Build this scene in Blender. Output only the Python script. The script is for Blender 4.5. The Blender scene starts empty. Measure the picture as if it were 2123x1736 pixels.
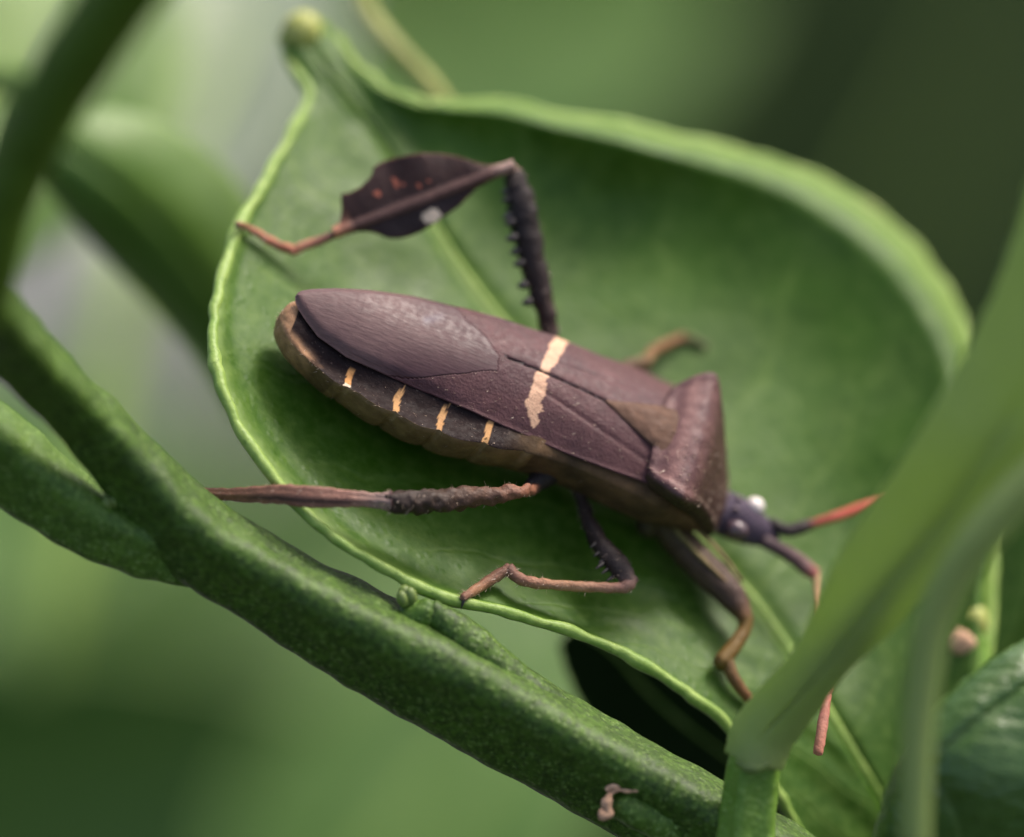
import bpy, math, random
import numpy as np
from mathutils import Vector, Matrix, noise
from mathutils.bvhtree import BVHTree

random.seed(7)
rng = np.random.default_rng(7)
R = math.radians
scene = bpy.context.scene
COL = scene.collection

# ------------------------------------------------------------------ camera
PITCH = R(30)
D = 200.0                          # focus distance in mm
KPX = 32.0 / 2123.0                # mm per (display) pixel in the plane of focus
CX, CY = 1061.5, 868.0
TARGET = Vector((0, 0, 0.90))      # the focus point, 0.9 m above the ground
RT = Vector((1, 0, 0))
UP = Vector((0, math.sin(PITCH), math.cos(PITCH)))
WW = Vector((0, -math.cos(PITCH), math.sin(PITCH)))     # towards the camera
cd = bpy.data.cameras.new('camera')
cam = bpy.data.objects.new('camera', cd)
COL.objects.link(cam)
cam.matrix_world = Matrix.Translation(TARGET + WW * D * 0.001) @ Matrix((RT, UP, WW)).transposed().to_4x4()
cd.sensor_width = 36
cd.lens = 36 * D / 32.0
cd.clip_start = 0.005
cd.clip_end = 1000
cd.dof.use_dof = True
cd.dof.focus_distance = (D - 1.5) * 0.001
cd.dof.aperture_fstop = 19.0
cd.dof.aperture_blades = 0
scene.camera = cam

# ------------------------------------------------------------------ light
SUN_EL, SUN_AZ = R(52), R(48)      # azimuth from +Y (away from the camera) towards +X
sun_dir = Vector((math.sin(SUN_AZ) * math.cos(SUN_EL), math.cos(SUN_AZ) * math.cos(SUN_EL), math.sin(SUN_EL)))
world = bpy.data.worlds.new('World')
scene.world = world
world.use_nodes = True
wn = world.node_tree
bg = wn.nodes['Background']
sky = wn.nodes.new('ShaderNodeTexSky')
sky.sky_type = 'NISHITA'
sky.sun_disc = False
sky.sun_elevation = SUN_EL
sky.sun_rotation = SUN_AZ
sky.air_density = 1.0
sky.dust_density = 6.0
sky.ozone_density = 1.0
wn.links.new(sky.outputs[0], bg.inputs[0])
bg.inputs[1].default_value = 0.15
sd = bpy.data.lights.new('sun', 'SUN')
sd.energy = 1.5
sd.angle = R(14)
sd.color = (1.0, 0.96, 0.90)
sun = bpy.data.objects.new('sun', sd)
COL.objects.link(sun)
sun.rotation_euler = (-sun_dir).to_track_quat('-Z', 'Y').to_euler()
scene.view_settings.view_transform = 'Standard'
scene.view_settings.look = 'None'
scene.view_settings.exposure = 0.78
scene.view_settings.gamma = 1.0
scene.cycles.use_denoising = True
scene.cycles.max_bounces = 8
scene.cycles.sample_clamp_indirect = 6.0

# ------------------------------------------------------------------ coordinates
def P(px, py, w=0.0):
    """photo pixel (2123 wide) and depth towards the camera in mm -> camera-frame mm"""
    s = KPX * (D - w) / D
    return Vector(((px - CX) * s, -(py - CY) * s, w))
def proj(c):
    s = KPX * (D - c.z) / D
    return (CX + c.x / s, CY - c.y / s)
def world_of(c):
    return TARGET + (RT * c.x + UP * c.y + WW * c.z) * 0.001
# body frame of the bug, in camera-frame mm: F forward, L left, N up
F = Vector((0.884, -0.422, -0.201)).normalized()
L = Vector((0.22, 0.755, -0.617))
L = (L - F * L.dot(F)).normalized()
N = F.cross(L)
B0 = P(1130, 772, 0)
def on_body(px, py, z):
    """pixel -> camera-frame point on the plane body-z = z"""
    eye = Vector((0, 0, D)); d = P(px, py, 0) - eye
    t = ((B0 + N * z) - eye).dot(N) / d.dot(N)
    return eye + d * t
def to_body(c):
    v = c - B0
    return Vector((v.dot(F), v.dot(L), v.dot(N)))
def of_body(b):
    return B0 + F * b[0] + L * b[1] + N * b[2]
def xyz(px, py, z):
    return to_body(on_body(px, py, z))

# ------------------------------------------------------------------ mesh helpers
def cr(pts, n):
    """Catmull-Rom resample of control rows (k x d) to n rows"""
    p = np.array(pts, float)
    k = len(p)
    u = np.linspace(0, k - 1, n)
    i = np.clip(u.astype(int), 0, k - 2)
    f = (u - i)[:, None]
    p0 = p[np.clip(i - 1, 0, k - 1)]; p1 = p[i]; p2 = p[i + 1]; p3 = p[np.clip(i + 2, 0, k - 1)]
    p0 = np.where((i == 0)[:, None], 2 * p1 - p2, p0)
    p3 = np.where((i == k - 2)[:, None], 2 * p2 - p1, p3)
    return 0.5 * (2 * p1 + (p2 - p0) * f + (2 * p0 - 5 * p1 + 4 * p2 - p3) * f ** 2 + (3 * p1 - p0 - 3 * p2 + p3) * f ** 3)
def nz(x, y, z, s=1.0, o=0.0):
    return noise.noise(Vector((x * s + o, y * s - o, z * s + 2 * o)))

def empty(name, loc=None, parent=None, mw=None):
    o = bpy.data.objects.new(name, None)
    o.empty_display_size = 0.002
    COL.objects.link(o)
    if parent: o.parent = parent
    if mw is not None: o.matrix_world = mw
    elif loc is not None: o.location = loc
    return o
def tag(o, label=None, cat=None, group=None, kind=None):
    if label: o['label'] = label
    if cat: o['category'] = cat
    if group: o['group'] = group
    if kind: o['kind'] = kind
    return o
def mesh_obj(name, verts, faces, mat, parent=None, uv=None, col=None, smooth=True):
    me = bpy.data.meshes.new(name)
    me.from_pydata([tuple(v) for v in verts], [], faces)
    if smooth:
        me.polygons.foreach_set('use_smooth', [True] * len(me.polygons))
    if uv is not None:
        ul = me.uv_layers.new(name='st')
        idx = np.empty(len(me.loops), int); me.loops.foreach_get('vertex_index', idx)
        ul.data.foreach_set('uv', np.asarray(uv, float)[idx].ravel())
    if col is not None:
        c = np.ones((len(verts), 4)); c[:, :3] = np.asarray(col, float)
        a = me.color_attributes.new('Col', 'FLOAT_COLOR', 'POINT')
        a.data.foreach_set('color', c.ravel())
    me.materials.append(mat)
    me.update()
    o = bpy.data.objects.new(name, me)
    COL.objects.link(o)
    if parent: o.parent = parent
    return o
def cam_local(pts, base):
    """camera-frame mm -> metres relative to a thing's base (world)"""
    return [world_of(p) - base for p in pts]
def body_local(pts):
    return [Vector(p) * 0.001 for p in pts]

def tube_geo(ctrl, n=40, m=14, shape=None, rough=0.0, rs=1.0, ref=None, cap=True, seed=0.0):
    """ctrl rows (x,y,z,r) or (x,y,z,r,flat); flat scales the second axis; shape(theta,u)->multiplier"""
    ctrl = [tuple(c) + ((1.0,) if len(c) == 4 else ()) for c in ctrl]
    a = cr(ctrl, n)
    pos = a[:, :3]
    tan = np.gradient(pos, axis=0)
    tan /= np.linalg.norm(tan, axis=1)[:, None] + 1e-12
    ref = np.array(ref if ref is not None else (0, 0, 1), float)
    V, Fc, U = [], [], []
    prev = None
    for i in range(n):
        t = tan[i]
        b = ref - t * ref.dot(t) if prev is None else prev - t * prev.dot(t)
        if np.linalg.norm(b) < 1e-6: b = np.array((1, 0, 0)) - t * t[0]
        b /= np.linalg.norm(b); prev = b
        c = np.cross(t, b)
        r = max(a[i, 3], 1e-4)
        for j in range(m):
            th = 2 * math.pi * j / m
            k = shape(th, i / (n - 1)) if shape else 1.0
            d = b * math.cos(th) * a[i, 4] + c * math.sin(th)
            p = pos[i] + d * r * k
            if rough:
                p = p + d * rough * nz(p[0], p[1], p[2], rs, seed)
            V.append(p); U.append((i / (n - 1), j / m))
    for i in range(n - 1):
        for j in range(m):
            Fc.append((i * m + j, i * m + (j + 1) % m, (i + 1) * m + (j + 1) % m, (i + 1) * m + j))
    if cap:
        V.append(pos[0] - tan[0] * a[0, 3] * 0.35); U.append((0, .5))
        V.append(pos[-1] + tan[-1] * a[-1, 3] * 0.35); U.append((1, .5))
        q = len(V)
        for j in range(m):
            Fc.append((q - 2, (j + 1) % m, j))
            Fc.append((q - 1, (n - 1) * m + j, (n - 1) * m + (j + 1) % m))
    return [Vector(v) for v in V], Fc, U
def ell_geo(c, rx, ry, rz, n=16, m=20, ax=None):
    """an ellipsoid; ax = 3 axes"""
    ax = ax or (Vector((1, 0, 0)), Vector((0, 1, 0)), Vector((0, 0, 1)))
    V, Fc = [], []
    for i in range(n + 1):
        ph = math.pi * i / n
        for j in range(m):
            th = 2 * math.pi * j / m
            V.append(Vector(c) + ax[0] * rx * math.cos(ph) + ax[1] * ry * math.sin(ph) * math.cos(th) + ax[2] * rz * math.sin(ph) * math.sin(th))
    for i in range(n):
        for j in range(m):
            Fc.append((i * m + j, (i + 1) * m + j, (i + 1) * m + (j + 1) % m, i * m + (j + 1) % m))
    return V, Fc

# ------------------------------------------------------------------ materials
class NT:
    def __init__(self, name):
        self.m = bpy.data.materials.new(name); self.m.use_nodes = True
        self.t = self.m.node_tree
        self.b = self.t.nodes['Principled BSDF']; self.out = self.t.nodes['Material Output']
    def n(self, kind, **kw):
        nd = self.t.nodes.new('ShaderNode' + kind)
        for k, v in kw.items():
            if hasattr(nd, k) and k not in ('inputs',): setattr(nd, k, v)
            else: self.set(nd, k.replace('_', ' '), v)
        return nd
    def set(self, nd, key, v):
        if hasattr(v, 'is_output') or isinstance(v, bpy.types.NodeSocket): self.t.links.new(v, nd.inputs[key])
        else: nd.inputs[key].default_value = v
    def mm(self, scale=(1, 1, 1)):
        tc = self.n('TexCoord'); mp = self.n('Mapping')
        self.t.links.new(tc.outputs['Object'], mp.inputs[0])
        mp.inputs['Scale'].default_value = tuple(1000 * s for s in scale)
        return mp.outputs[0]
    def noise(self, vec, scale, detail=3.0, rough=0.55):
        nd = self.n('TexNoise'); self.set(nd, 'Vector', vec); self.set(nd, 'Scale', scale)
        self.set(nd, 'Detail', detail); self.set(nd, 'Roughness', rough)
        return nd.outputs['Fac']
    def ramp(self, fac, a, b, lo=0.0, hi=1.0):
        nd = self.n('MapRange'); self.set(nd, 'Value', fac); nd.inputs[1].default_value = a; nd.inputs[2].default_value = b
        nd.inputs[3].default_value = lo; nd.inputs[4].default_value = hi
        nd.interpolation_type = 'SMOOTHSTEP'
        return nd.outputs[0]
    def math(self, op, a, b=0.0):
        nd = self.n('Math', operation=op); self.set(nd, 0, a); self.set(nd, 1, b)
        return nd.outputs[0]
    def mix(self, fac, a, b, mode='MIX'):
        nd = self.n('Mix', data_type='RGBA', blend_type=mode)
        for k, v in ((0, fac), (6, a), (7, b)):
            if isinstance(v, bpy.types.NodeSocket): self.t.links.new(v, nd.inputs[k])
            else: nd.inputs[k].default_value = v if not isinstance(v, tuple) or len(v) == 4 else v + (1,)
        return nd.outputs[2]
    def bump(self, h, strength, dist):
        nd = self.n('Bump'); self.set(nd, 'Height', h); nd.inputs['Strength'].default_value = strength
        nd.inputs['Distance'].default_value = dist
        return nd.outputs[0]
    def p(self, key, v): self.set(self.b, key, v)
    def translucent(self, colour, fac):
        tr = self.n('BsdfTranslucent'); self.set(tr, 'Color', colour if isinstance(colour, bpy.types.NodeSocket) else colour + (1,))
        mx = self.n('MixShader'); mx.inputs[0].default_value = fac
        self.t.links.new(self.b.outputs[0], mx.inputs[1]); self.t.links.new(tr.outputs[0], mx.inputs[2])
        self.t.links.new(mx.outputs[0], self.out.inputs[0])

def leaf_material(name, c1, c2, pale, rough=0.36, trans=0.22, veins=11.0, vein_fac=0.55, spec=0.5, gland=0.25, wrinkle=0.0):
    k = NT(name); v = k.mm()
    tc = k.n('UVMap', uv_map='st'); sp = k.n('SeparateXYZ'); k.t.links.new(tc.outputs[0], sp.inputs[0])
    s, t = sp.outputs[0], sp.outputs[1]
    base = k.mix(k.ramp(k.noise(v, 0.22, 4), .35, .65), c1, c2)
    base = k.mix(k.ramp(k.noise(v, 2.2, 4, .7), .3, .8, 0, .28), base, pale)
    at = k.math('ABSOLUTE', t)
    midrib = k.ramp(at, 0.012, 0.045, 1, 0)
    # lateral veins: lines s*veins - |t|*c, bent towards the tip
    wob = k.math('MULTIPLY', k.noise(v, 0.5, 2), 0.5)
    ph = k.math('ADD', k.math('ADD', k.math('MULTIPLY', s, veins), k.math('MULTIPLY', at, 1.5)), wob)
    fr = k.math('ABSOLUTE', k.math('SUBTRACT', k.math('FRACT', ph), 0.5))
    lat = k.math('MULTIPLY', k.ramp(fr, 0.0, 0.06, 1, 0), k.ramp(at, 0.75, 0.95, 1, 0))
    ve = k.math('MAXIMUM', midrib, k.math('MULTIPLY', lat, 0.28))
    base = k.mix(k.math('MULTIPLY', ve, vein_fac), base, pale)
    edge = k.ramp(k.math('ADD', at, k.math('MULTIPLY', k.noise(v, 2.0, 3), .04)), 0.95, 1.02)
    base = k.mix(k.math('MULTIPLY', edge, 0.7), base, pale)
    k.p('Base Color', base)
    k.p('Roughness', k.ramp(k.noise(v, 0.8, 3), .2, .8, rough - .07, rough + .1))
    k.p('Specular IOR Level', spec)
    vo = k.n('TexVoronoi'); k.set(vo, 'Vector', v); k.set(vo, 'Scale', 2.6)
    h = k.math('ADD', k.math('MULTIPLY', k.ramp(vo.outputs['Distance'], 0, .45, 1, 0), gland), k.math('MULTIPLY', k.noise(v, 0.9, 5), 1.0))
    h = k.math('SUBTRACT', h, k.math('MULTIPLY', lat, 0.25))
    if wrinkle:
        h = k.math('ADD', h, k.math('MULTIPLY', k.noise(k.mm((0.35, 1.0, 0.7)), 1.6, 4, .6), wrinkle))
    k.p('Normal', k.bump(h, 0.3, 0.00018))
    trc = k.mix(0.5, base, (0.16, 0.32, 0.02)) if trans < .4 else k.mix(.6, base, (.52, .66, .18))
    k.translucent(trc, trans)
    return k.m
def twig_material(name, dark, mid, pale, rough=0.5, dots=2.6, amount=.8, pits=.7):
    k = NT(name); v = k.mm()
    vo = k.n('TexVoronoi'); k.set(vo, 'Vector', v); k.set(vo, 'Scale', dots * 1.5); k.set(vo, 'Randomness', 1.0)
    dist = vo.outputs['Distance']
    base = k.mix(k.ramp(k.noise(v, 0.5, 4), .3, .7), dark, mid)
    spots = k.math('MULTIPLY', k.ramp(dist, .12, .5, 1, 0), k.ramp(k.noise(v, 1.7, 3), .3, .62))
    base = k.mix(k.math('MULTIPLY', spots, amount), base, pale)
    base = k.mix(k.ramp(k.noise(v, 4.2, 3, .7), .42, .60, 0, pits), base, tuple(.5 * c for c in dark))
    base = k.mix(k.ramp(k.noise(v, 7.5, 3, .7), .54, .68, 0, .65), base, pale)
    k.p('Base Color', base); k.p('Roughness', rough + .05); k.p('Specular IOR Level', .35)
    h = k.math('ADD', k.ramp(dist, 0, .5, 1, 0), k.math('MULTIPLY', k.noise(v, 6, 3), .6))
    k.p('Normal', k.bump(h, 0.4, 0.00009))
    k.translucent(k.mix(.4, base, (0.12, 0.3, 0.02)), .08)
    return k.m
def cuticle_material(name, rough=0.42, mottle=0.5, stri=None, tint=(0.55, 0.4, 0.33), fleck=0.35, spec=.5, bump=.35):
    """pigment from the Col attribute, with mottling and punctures"""
    k = NT(name); v = k.mm()
    a = k.n('Attribute', attribute_name='Col').outputs['Color']
    f = k.ramp(k.noise(v, 2.6, 4, .65), .3, .72)
    dark = k.mix(1.0, a, (0.5, 0.46, 0.48), 'MULTIPLY')
    base = k.mix(k.math('MULTIPLY', f, mottle), a, dark)
    g = k.math('MULTIPLY', k.ramp(k.noise(v, 9.0, 2, .6), .62, .78), fleck)
    base = k.mix(g, base, k.mix(0.4, a, tint))
    h = k.math('ADD', k.math('MULTIPLY', k.noise(v, 11.0, 3, .6), .15 if stri else 1.0), k.math('MULTIPLY', k.noise(v, 3.0, 3), .2 if stri else .7))
    if stri:
        w = k.noise(k.mm(stri), 1.0, 4, .65)
        base = k.mix(k.ramp(w, .35, .7, 0, .5), base, dark)
        h = k.math('ADD', h, k.math('MULTIPLY', w, 1.4))
    k.p('Base Color', base)
    k.p('Roughness', k.ramp(k.noise(v, 5.0, 2), .3, .7, rough - .08, rough + .12)); k.p('Specular IOR Level', spec)
    k.p('Normal', k.bump(h, bump, 0.00006))
    return k.m
def plain(name, c, rough=.5, spec=.5, var=.25, sc=2.0):
    k = NT(name); v = k.mm()
    k.p('Base Color', k.mix(k.ramp(k.noise(v, sc, 4), .3, .7), c, tuple(x * (1 - var) for x in c)))
    k.p('Roughness', rough); k.p('Specular IOR Level', spec)
    return k.m

def rim_material():
    k = NT('leaf rim'); v = k.mm()
    base = k.mix(k.ramp(k.noise(v, 1.3, 4), .3, .7), (0.17, 0.28, 0.045), (0.28, 0.39, 0.09))
    base = k.mix(k.ramp(k.noise(v, 3.5, 3, .65), .56, .72, 0, .6), base, (0.08, 0.15, 0.02))
    base = k.mix(k.ramp(k.noise(v, .35, 3, .6), .62, .72, 0, .5), base, (0.26, 0.20, 0.05))
    k.p('Base Color', base); k.p('Roughness', .5); k.p('Specular IOR Level', .35)
    k.p('Normal', k.bump(k.noise(v, 4, 3), .4, .0001))
    return k.m
M_LEAF = leaf_material('citrus leaf', (0.032, 0.092, 0.002), (0.047, 0.125, 0.004), (0.24, 0.36, 0.075), rough=.46, spec=.32)
M_RIM = rim_material()
M_SHOOT = leaf_material('young leaf', (0.32, 0.42, 0.13), (0.35, 0.45, 0.15), (0.42, 0.50, 0.19), rough=.55, trans=.5, gland=.15, vein_fac=.3)
M_GLOSSY = leaf_material('glossy leaf', (0.042, 0.10, 0.012), (0.055, 0.125, 0.018), (0.15, 0.25, 0.06), rough=.26, trans=.1, spec=.6, wrinkle=7.0)
M_BACK = leaf_material('background leaf', (0.055, 0.135, 0.014), (0.08, 0.17, 0.022), (0.22, 0.33, 0.08), rough=.42, trans=.2)
M_CURL = leaf_material('curled leaf', (0.075, 0.165, 0.012), (0.10, 0.195, 0.02), (0.2, 0.32, 0.07), rough=.44, trans=.2)
M_BACKSHADE = leaf_material('shade dark leaf', (0.009, 0.020, 0.004), (0.013, 0.028, 0.005), (0.03, 0.055, 0.012), rough=.75, trans=.08, spec=.12)  # deep shade among the foliage is put into this near-black green
M_BACKPALE = leaf_material('pale leaf', (0.17, 0.21, 0.13), (0.20, 0.24, 0.16), (0.26, 0.31, 0.19), rough=.34, trans=.2)
M_TWIG = twig_material('green twig', (0.032, 0.075, 0.004), (0.065, 0.135, 0.010), (0.16, 0.25, 0.05), amount=.6)
M_TWIG2 = twig_material('light green twig', (0.06, 0.13, 0.012), (0.10, 0.19, 0.02), (0.24, 0.36, 0.09), amount=.6, pits=.5)
M_TWIGDARK = twig_material('dark green twig', (0.050, 0.100, 0.003), (0.065, 0.125, 0.004), (0.09, 0.16, 0.012), amount=.4, pits=.25)
M_SHOOTSTEM = twig_material('shoot stem', (0.12, 0.24, 0.022), (0.17, 0.31, 0.04), (0.30, 0.44, 0.11), amount=.4, pits=.25)
M_PETIOLE = plain('petiole', (0.27, 0.39, 0.07), .55, .4, .2, 1.0)
M_YTWIG = plain('yellowish twig', (0.34, 0.36, 0.09), .5, .4, .3, 1.5)
M_BUD = plain('bud', (0.17, 0.24, 0.05), .5, .5, .4, 4)
M_TAN = plain('dry scar', (0.74, 0.44, 0.27), .8, .3, .45, 5)
M_YELLOW = plain('leaf tip callus', (0.42, 0.44, 0.10), .5, .5, .3, 3)
M_CUT = cuticle_material('cuticle', .66, .6, spec=.15)
M_CORIUM = cuticle_material('corium', .55, .6, spec=.28, fleck=.2, tint=(.5, .32, .28), bump=.5)
M_MEMB = cuticle_material('membrane', .5, .25, stri=(.9, 9.0, 9.0), fleck=.1, bump=.22, spec=.32)
M_LEG = cuticle_material('leg', .55, .6, fleck=.3, bump=.7, spec=.3)
M_EYE = plain('eye highlight white', (0.80, 0.70, 0.66), .12, .8, .1)  # the eye's bright highlight is put into this white colour
M_EYED = plain('dark eye', (0.10, 0.06, 0.07), .15, .7, .2)
M_HAIR = plain('setae', (0.48, 0.36, 0.27), .4, .6, .2)
M_SPINE = plain('spine', (0.025, 0.018, 0.018), .4, .5, .2)

# ------------------------------------------------------------------ ground
def ground_material():
    k = NT('soil and litter'); tc = k.n('TexCoord'); v = tc.outputs['Object']
    base = k.mix(k.ramp(k.noise(v, 9, 6, .6), .35, .65), (0.010, 0.013, 0.007), (0.022, 0.027, 0.013))  # shade under the shrubs is put into this dark soil colour
    base = k.mix(k.ramp(k.noise(v, 60, 3), .55, .7, 0, .5), base, (0.035, 0.045, 0.02))
    k.p('Base Color', base); k.p('Roughness', .95)
    return k.m
def sheet(name, x0, x1, y0, y1, z, mat, nx=30, ny=30, amp=0.0):
    V, Fc = [], []
    for i in range(nx + 1):
        for j in range(ny + 1):
            x = x0 + (x1 - x0) * i / nx; y = y0 + (y1 - y0) * j / ny
            V.append((x, y, z + amp * nz(x, y, 0, 6)))
    for i in range(nx):
        for j in range(ny):
            a = i * (ny + 1) + j
            Fc.append((a, a + ny + 1, a + ny + 2, a + 1))
    return mesh_obj(name, V, Fc, mat)
g = sheet('ground', -300, 300, -300, 300, 0, ground_material(), 60, 60)
tag(g, 'soil and leaf litter, coloured dark as in shade, far below the twigs', 'ground', kind='structure')
kp = NT('pale gravel'); vv = kp.n('TexCoord').outputs['Object']
kp.p('Base Color', kp.mix(kp.ramp(kp.noise(vv, 40, 5, .7), .3, .7), (0.11, 0.11, 0.105), (0.19, 0.18, 0.19))); kp.p('Roughness', .9)
pth = sheet('path', -2.6, -0.085, 0.3, 30, 0.012, kp.m, 20, 60, .004)
tag(pth, 'pale grey gravel path beyond the twigs', 'path', kind='structure')

# ------------------------------------------------------------------ leaf builder
def leaf_sheet(rows, height, nrow=120, ncol=30, wob=0.0, wobs=1.0, edge=0.0):
    """rows: (Lx,Ly,Sx,Sy,Rx,Ry,...depth) photo pixels of margin, midrib, margin.
    height(s,t,px,py,row)->camera-frame point.  returns verts, faces, uvs, left and right margin"""
    a = cr(rows, nrow)
    V, Fc, U = [], [], []
    ts = np.linspace(-1, 1, 2 * ncol + 1)
    ts = np.sign(ts) * (1 - (1 - np.abs(ts)) ** 1.35)          # denser near the margin
    for i in range(nrow):
        s = i / (nrow - 1)
        Lp, Sp, Rp = a[i, 0:2], a[i, 2:4], a[i, 4:6]
        for t in ts:
            # quadratic blend so that the cross lines leave the midrib smoothly
            e = Lp if t < 0 else Rp
            q = Sp + (e - Sp) * abs(t)
            if edge:
                k = max(0, (abs(t) - .8) / .2)
                d = (e - Sp) / (np.linalg.norm(e - Sp) + 1e-6)
                q = q + d * k * edge * (nz(s * 55, 3.1 if t < 0 else 9.3, 0) + .7 * nz(s * 130, 5 if t < 0 else 8, 1))
            c = height(s, t, q[0], q[1], a[i])
            V.append(c); U.append((s, t))
    m = len(ts)
    for i in range(nrow - 1):
        for j in range(m - 1):
            p = i * m + j
            Fc.append((p, p + m, p + m + 1, p + 1))
    return V, Fc, U, m
def solidify(o, th, off=-1):
    md = o.modifiers.new('thickness', 'SOLIDIFY'); md.thickness = th * 0.001; md.offset = off
    return o

# ---- the leaf under the bug
LEAF_ROWS = [
 (592, 40, 628, 24, 664, 40), (586, 100, 652, 105, 706, 92), (636, 195, 722, 200, 768, 165), (603, 275, 775, 270, 848, 207),
 (540, 390, 830, 350, 930, 215), (480, 505, 880, 430, 1040, 216), (443, 650, 940, 530, 1200, 245), (447, 760, 1020, 640, 1400, 286),
 (487, 870, 1110, 750, 1600, 336), (562, 985, 1200, 850, 1760, 405), (662, 1090, 1300, 960, 1890, 510), (772, 1166, 1390, 1060, 1970, 620),
 (900, 1232, 1470, 1150, 2020, 740), (1040, 1268, 1550, 1230, 2050, 880), (1180, 1308, 1610, 1310, 2060, 1020), (1310, 1365, 1665, 1390, 2060, 1170),
 (1430, 1440, 1720, 1480, 2050, 1320), (1530, 1525, 1775, 1570, 2030, 1460), (1610, 1640, 1830, 1660, 2000, 1600), (1680, 1760, 1880, 1760, 1965, 1740), (1780, 1880, 1905, 1870, 1945, 1870)]
LEAF_Z = -3.9
def leaf_height(s, t, px, py, row):
    wid = math.hypot(row[0] - row[4], row[1] - row[5]) / 1000.0
    wid = min(1.0, wid)
    at = abs(t)
    if t < 0:
        h = .8 * at ** 2.2 * wid
        roll = max(0, (at - .925) / .075); h += (.34 * roll - .16 * roll ** 3) * wid
    else:
        h = 4.0 * at ** 2.2 * wid
        roll = max(0, (at - .89) / .11); h -= 1.6 * roll ** 2 * wid
    h -= .22 * math.exp(-(t / .045) ** 2)
    h += .16 * nz(px * .004, py * .004, 0, 1, 3) + .05 * math.sin((s * 11 + at * 1.5) * 2 * math.pi) * min(1, at * 4) * (1 - at)
    if s < .14:                                 # the channelled tip
        k = 1 - s / .14
        h -= k * .75 * at ** 2 - k * .35
    h -= 3.2 * max(0, (s - .76) / .24) ** 2
    return on_body(px, py, LEAF_Z + h)
V, Fc, U, m = leaf_sheet(LEAF_ROWS, leaf_height, 230, 44, edge=7.0)
leaf_bvh = BVHTree.FromPolygons(V, Fc)
base = world_of(V[-m // 2])
leaf = empty('citrus_leaf', base)
tag(leaf, 'broad cupped green citrus leaf that the brown bug stands on', 'leaf')
blade = solidify(mesh_obj('blade', cam_local(V, base), Fc, M_LEAF, leaf, uv=U), .22)
nrow = len(V) // m
for side, j in (('left', 0), ('right', m - 1)):
    pts = [V[i * m + j] for i in range(0, nrow, 2)]
    rr = [(.185 + .02 * nz(i * .9, 1, 0) + .06 * nz(i * .21, 4, 0)) * min(1, .3 + i / 12) for i in range(len(pts))]
    tv, tf, tu = tube_geo([(p.x, p.y, p.z - .13, r) for p, r in zip(pts, rr)], len(pts) * 3, 12, rough=.09, rs=.95)
    mesh_obj('margin', cam_local(tv, base), tf, M_RIM, leaf)
mid = [V[i * m + m // 2] for i in range(4, nrow, 6)]
tv, tf, tu = tube_geo([(p.x - N.x * .02, p.y - N.y * .02, p.z - .02, .10 + .10 * i / len(mid)) for i, p in enumerate(mid)], 150, 8)
mesh_obj('midrib', cam_local(tv, base), tf, M_RIM, leaf)
tipc = (V[m // 2 + 4 * m] + V[m // 2 + 2 * m]) / 2
tv, tf = ell_geo(P(624, 64, tipc.z + .35), .66, .66, .55, ax=(Vector((.12, .99, 0)), RT, Vector((0, 0, 1))))
mesh_obj('tip_callus', cam_local(tv, base), tf, M_YELLOW, leaf)
# petiole that carries the leaf, out of the picture
e = V[-m // 2]
tv, tf, tu = tube_geo([(e.x, e.y + .3, e.z, .5), (e.x + .5, e.y - 5, e.z - 1, .7), (e.x + 4, e.y - 22, e.z - 4, .9), (e.x + 2, e.y - 60, e.z - 10, 1.3)], 30, 10)
mesh_obj('petiole', cam_local(tv, base), tf, M_TWIG2, leaf)

def leaf_at(px, py, lift=0.0):
    eye = Vector((0, 0, D)); d = (P(px, py, 0) - eye).normalized()
    hit = leaf_bvh.ray_cast(eye, d)
    c = hit[0] if hit[0] is not None else on_body(px, py, LEAF_Z + .9)
    return c + N * lift

# ------------------------------------------------------------------ the bug
BW = Matrix.Translation(world_of(of_body((0, 0, LEAF_Z))))
rot = Matrix((RT * F.x + UP * F.y + WW * F.z, RT * L.x + UP * L.y + WW * L.z, RT * N.x + UP * N.y + WW * N.z)).transposed()
bug = empty('leaf_footed_bug', mw=BW @ rot.to_4x4())
tag(bug, 'brown leaf-footed bug with a cream band across its folded wings', 'insect')
ZO = LEAF_Z
def bl(pts):            # body mm (z=0 at dorsal ridge) -> local metres of the Empty (z=0 at the leaf)
    return [Vector((p[0], p[1], p[2] - ZO)) * 0.001 for p in pts]
def lin(*c):            # sRGB 0-255 -> linear
    return tuple((x / 255 / 12.92) if x / 255 <= .04045 else ((x / 255 + .055) / 1.055) ** 2.4 for x in c)

def zr(x):              # height of the dorsal mid line
    return float(np.interp(x, [-9.5, -8.2, -6, -3, 0, 3, 5], [-1.75, -1.35, -.75, -.22, 0, .02, .05]))
def zw(x, y):
    return zr(x) - .17 * y * y
def on_wing(px, py):
    z = 0.0
    for _ in range(12):
        b = xyz(px, py, z); z = .5 * z + .5 * zw(b.x, b.y)
    return xyz(px, py, z)
near_edge = [on_wing(*p) for p in [(615, 611), (616, 622), (622, 637), (636, 659), (662, 694), (720, 736), (800, 772), (870, 803), (950, 842), (1040, 884), (1110, 915), (1180, 945), (1260, 975), (1340, 1003), (1400, 1018)]]
far_edge = [on_wing(*p) for p in [(615, 611), (620, 603), (630, 598), (650, 595), (700, 593), (760, 596), (860, 609), (960, 634), (1080, 676), (1170, 707), (1250, 740), (1320, 762), (1400, 780), (1440, 790)]]
nx = np.array([p.x for p in near_edge]); ny = np.array([p.y for p in near_edge])
fx = np.array([p.x for p in far_edge]); fy = np.array([p.y for p in far_edge])
def yR(x): return float(np.interp(x, nx, ny))
def yL(x): return float(np.interp(x, fx, fy))
nx = np.maximum.accumulate(nx); fx = np.maximum.accumulate(fx)
X0 = max(nx[0], fx[0]); X1 = 4.9

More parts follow.
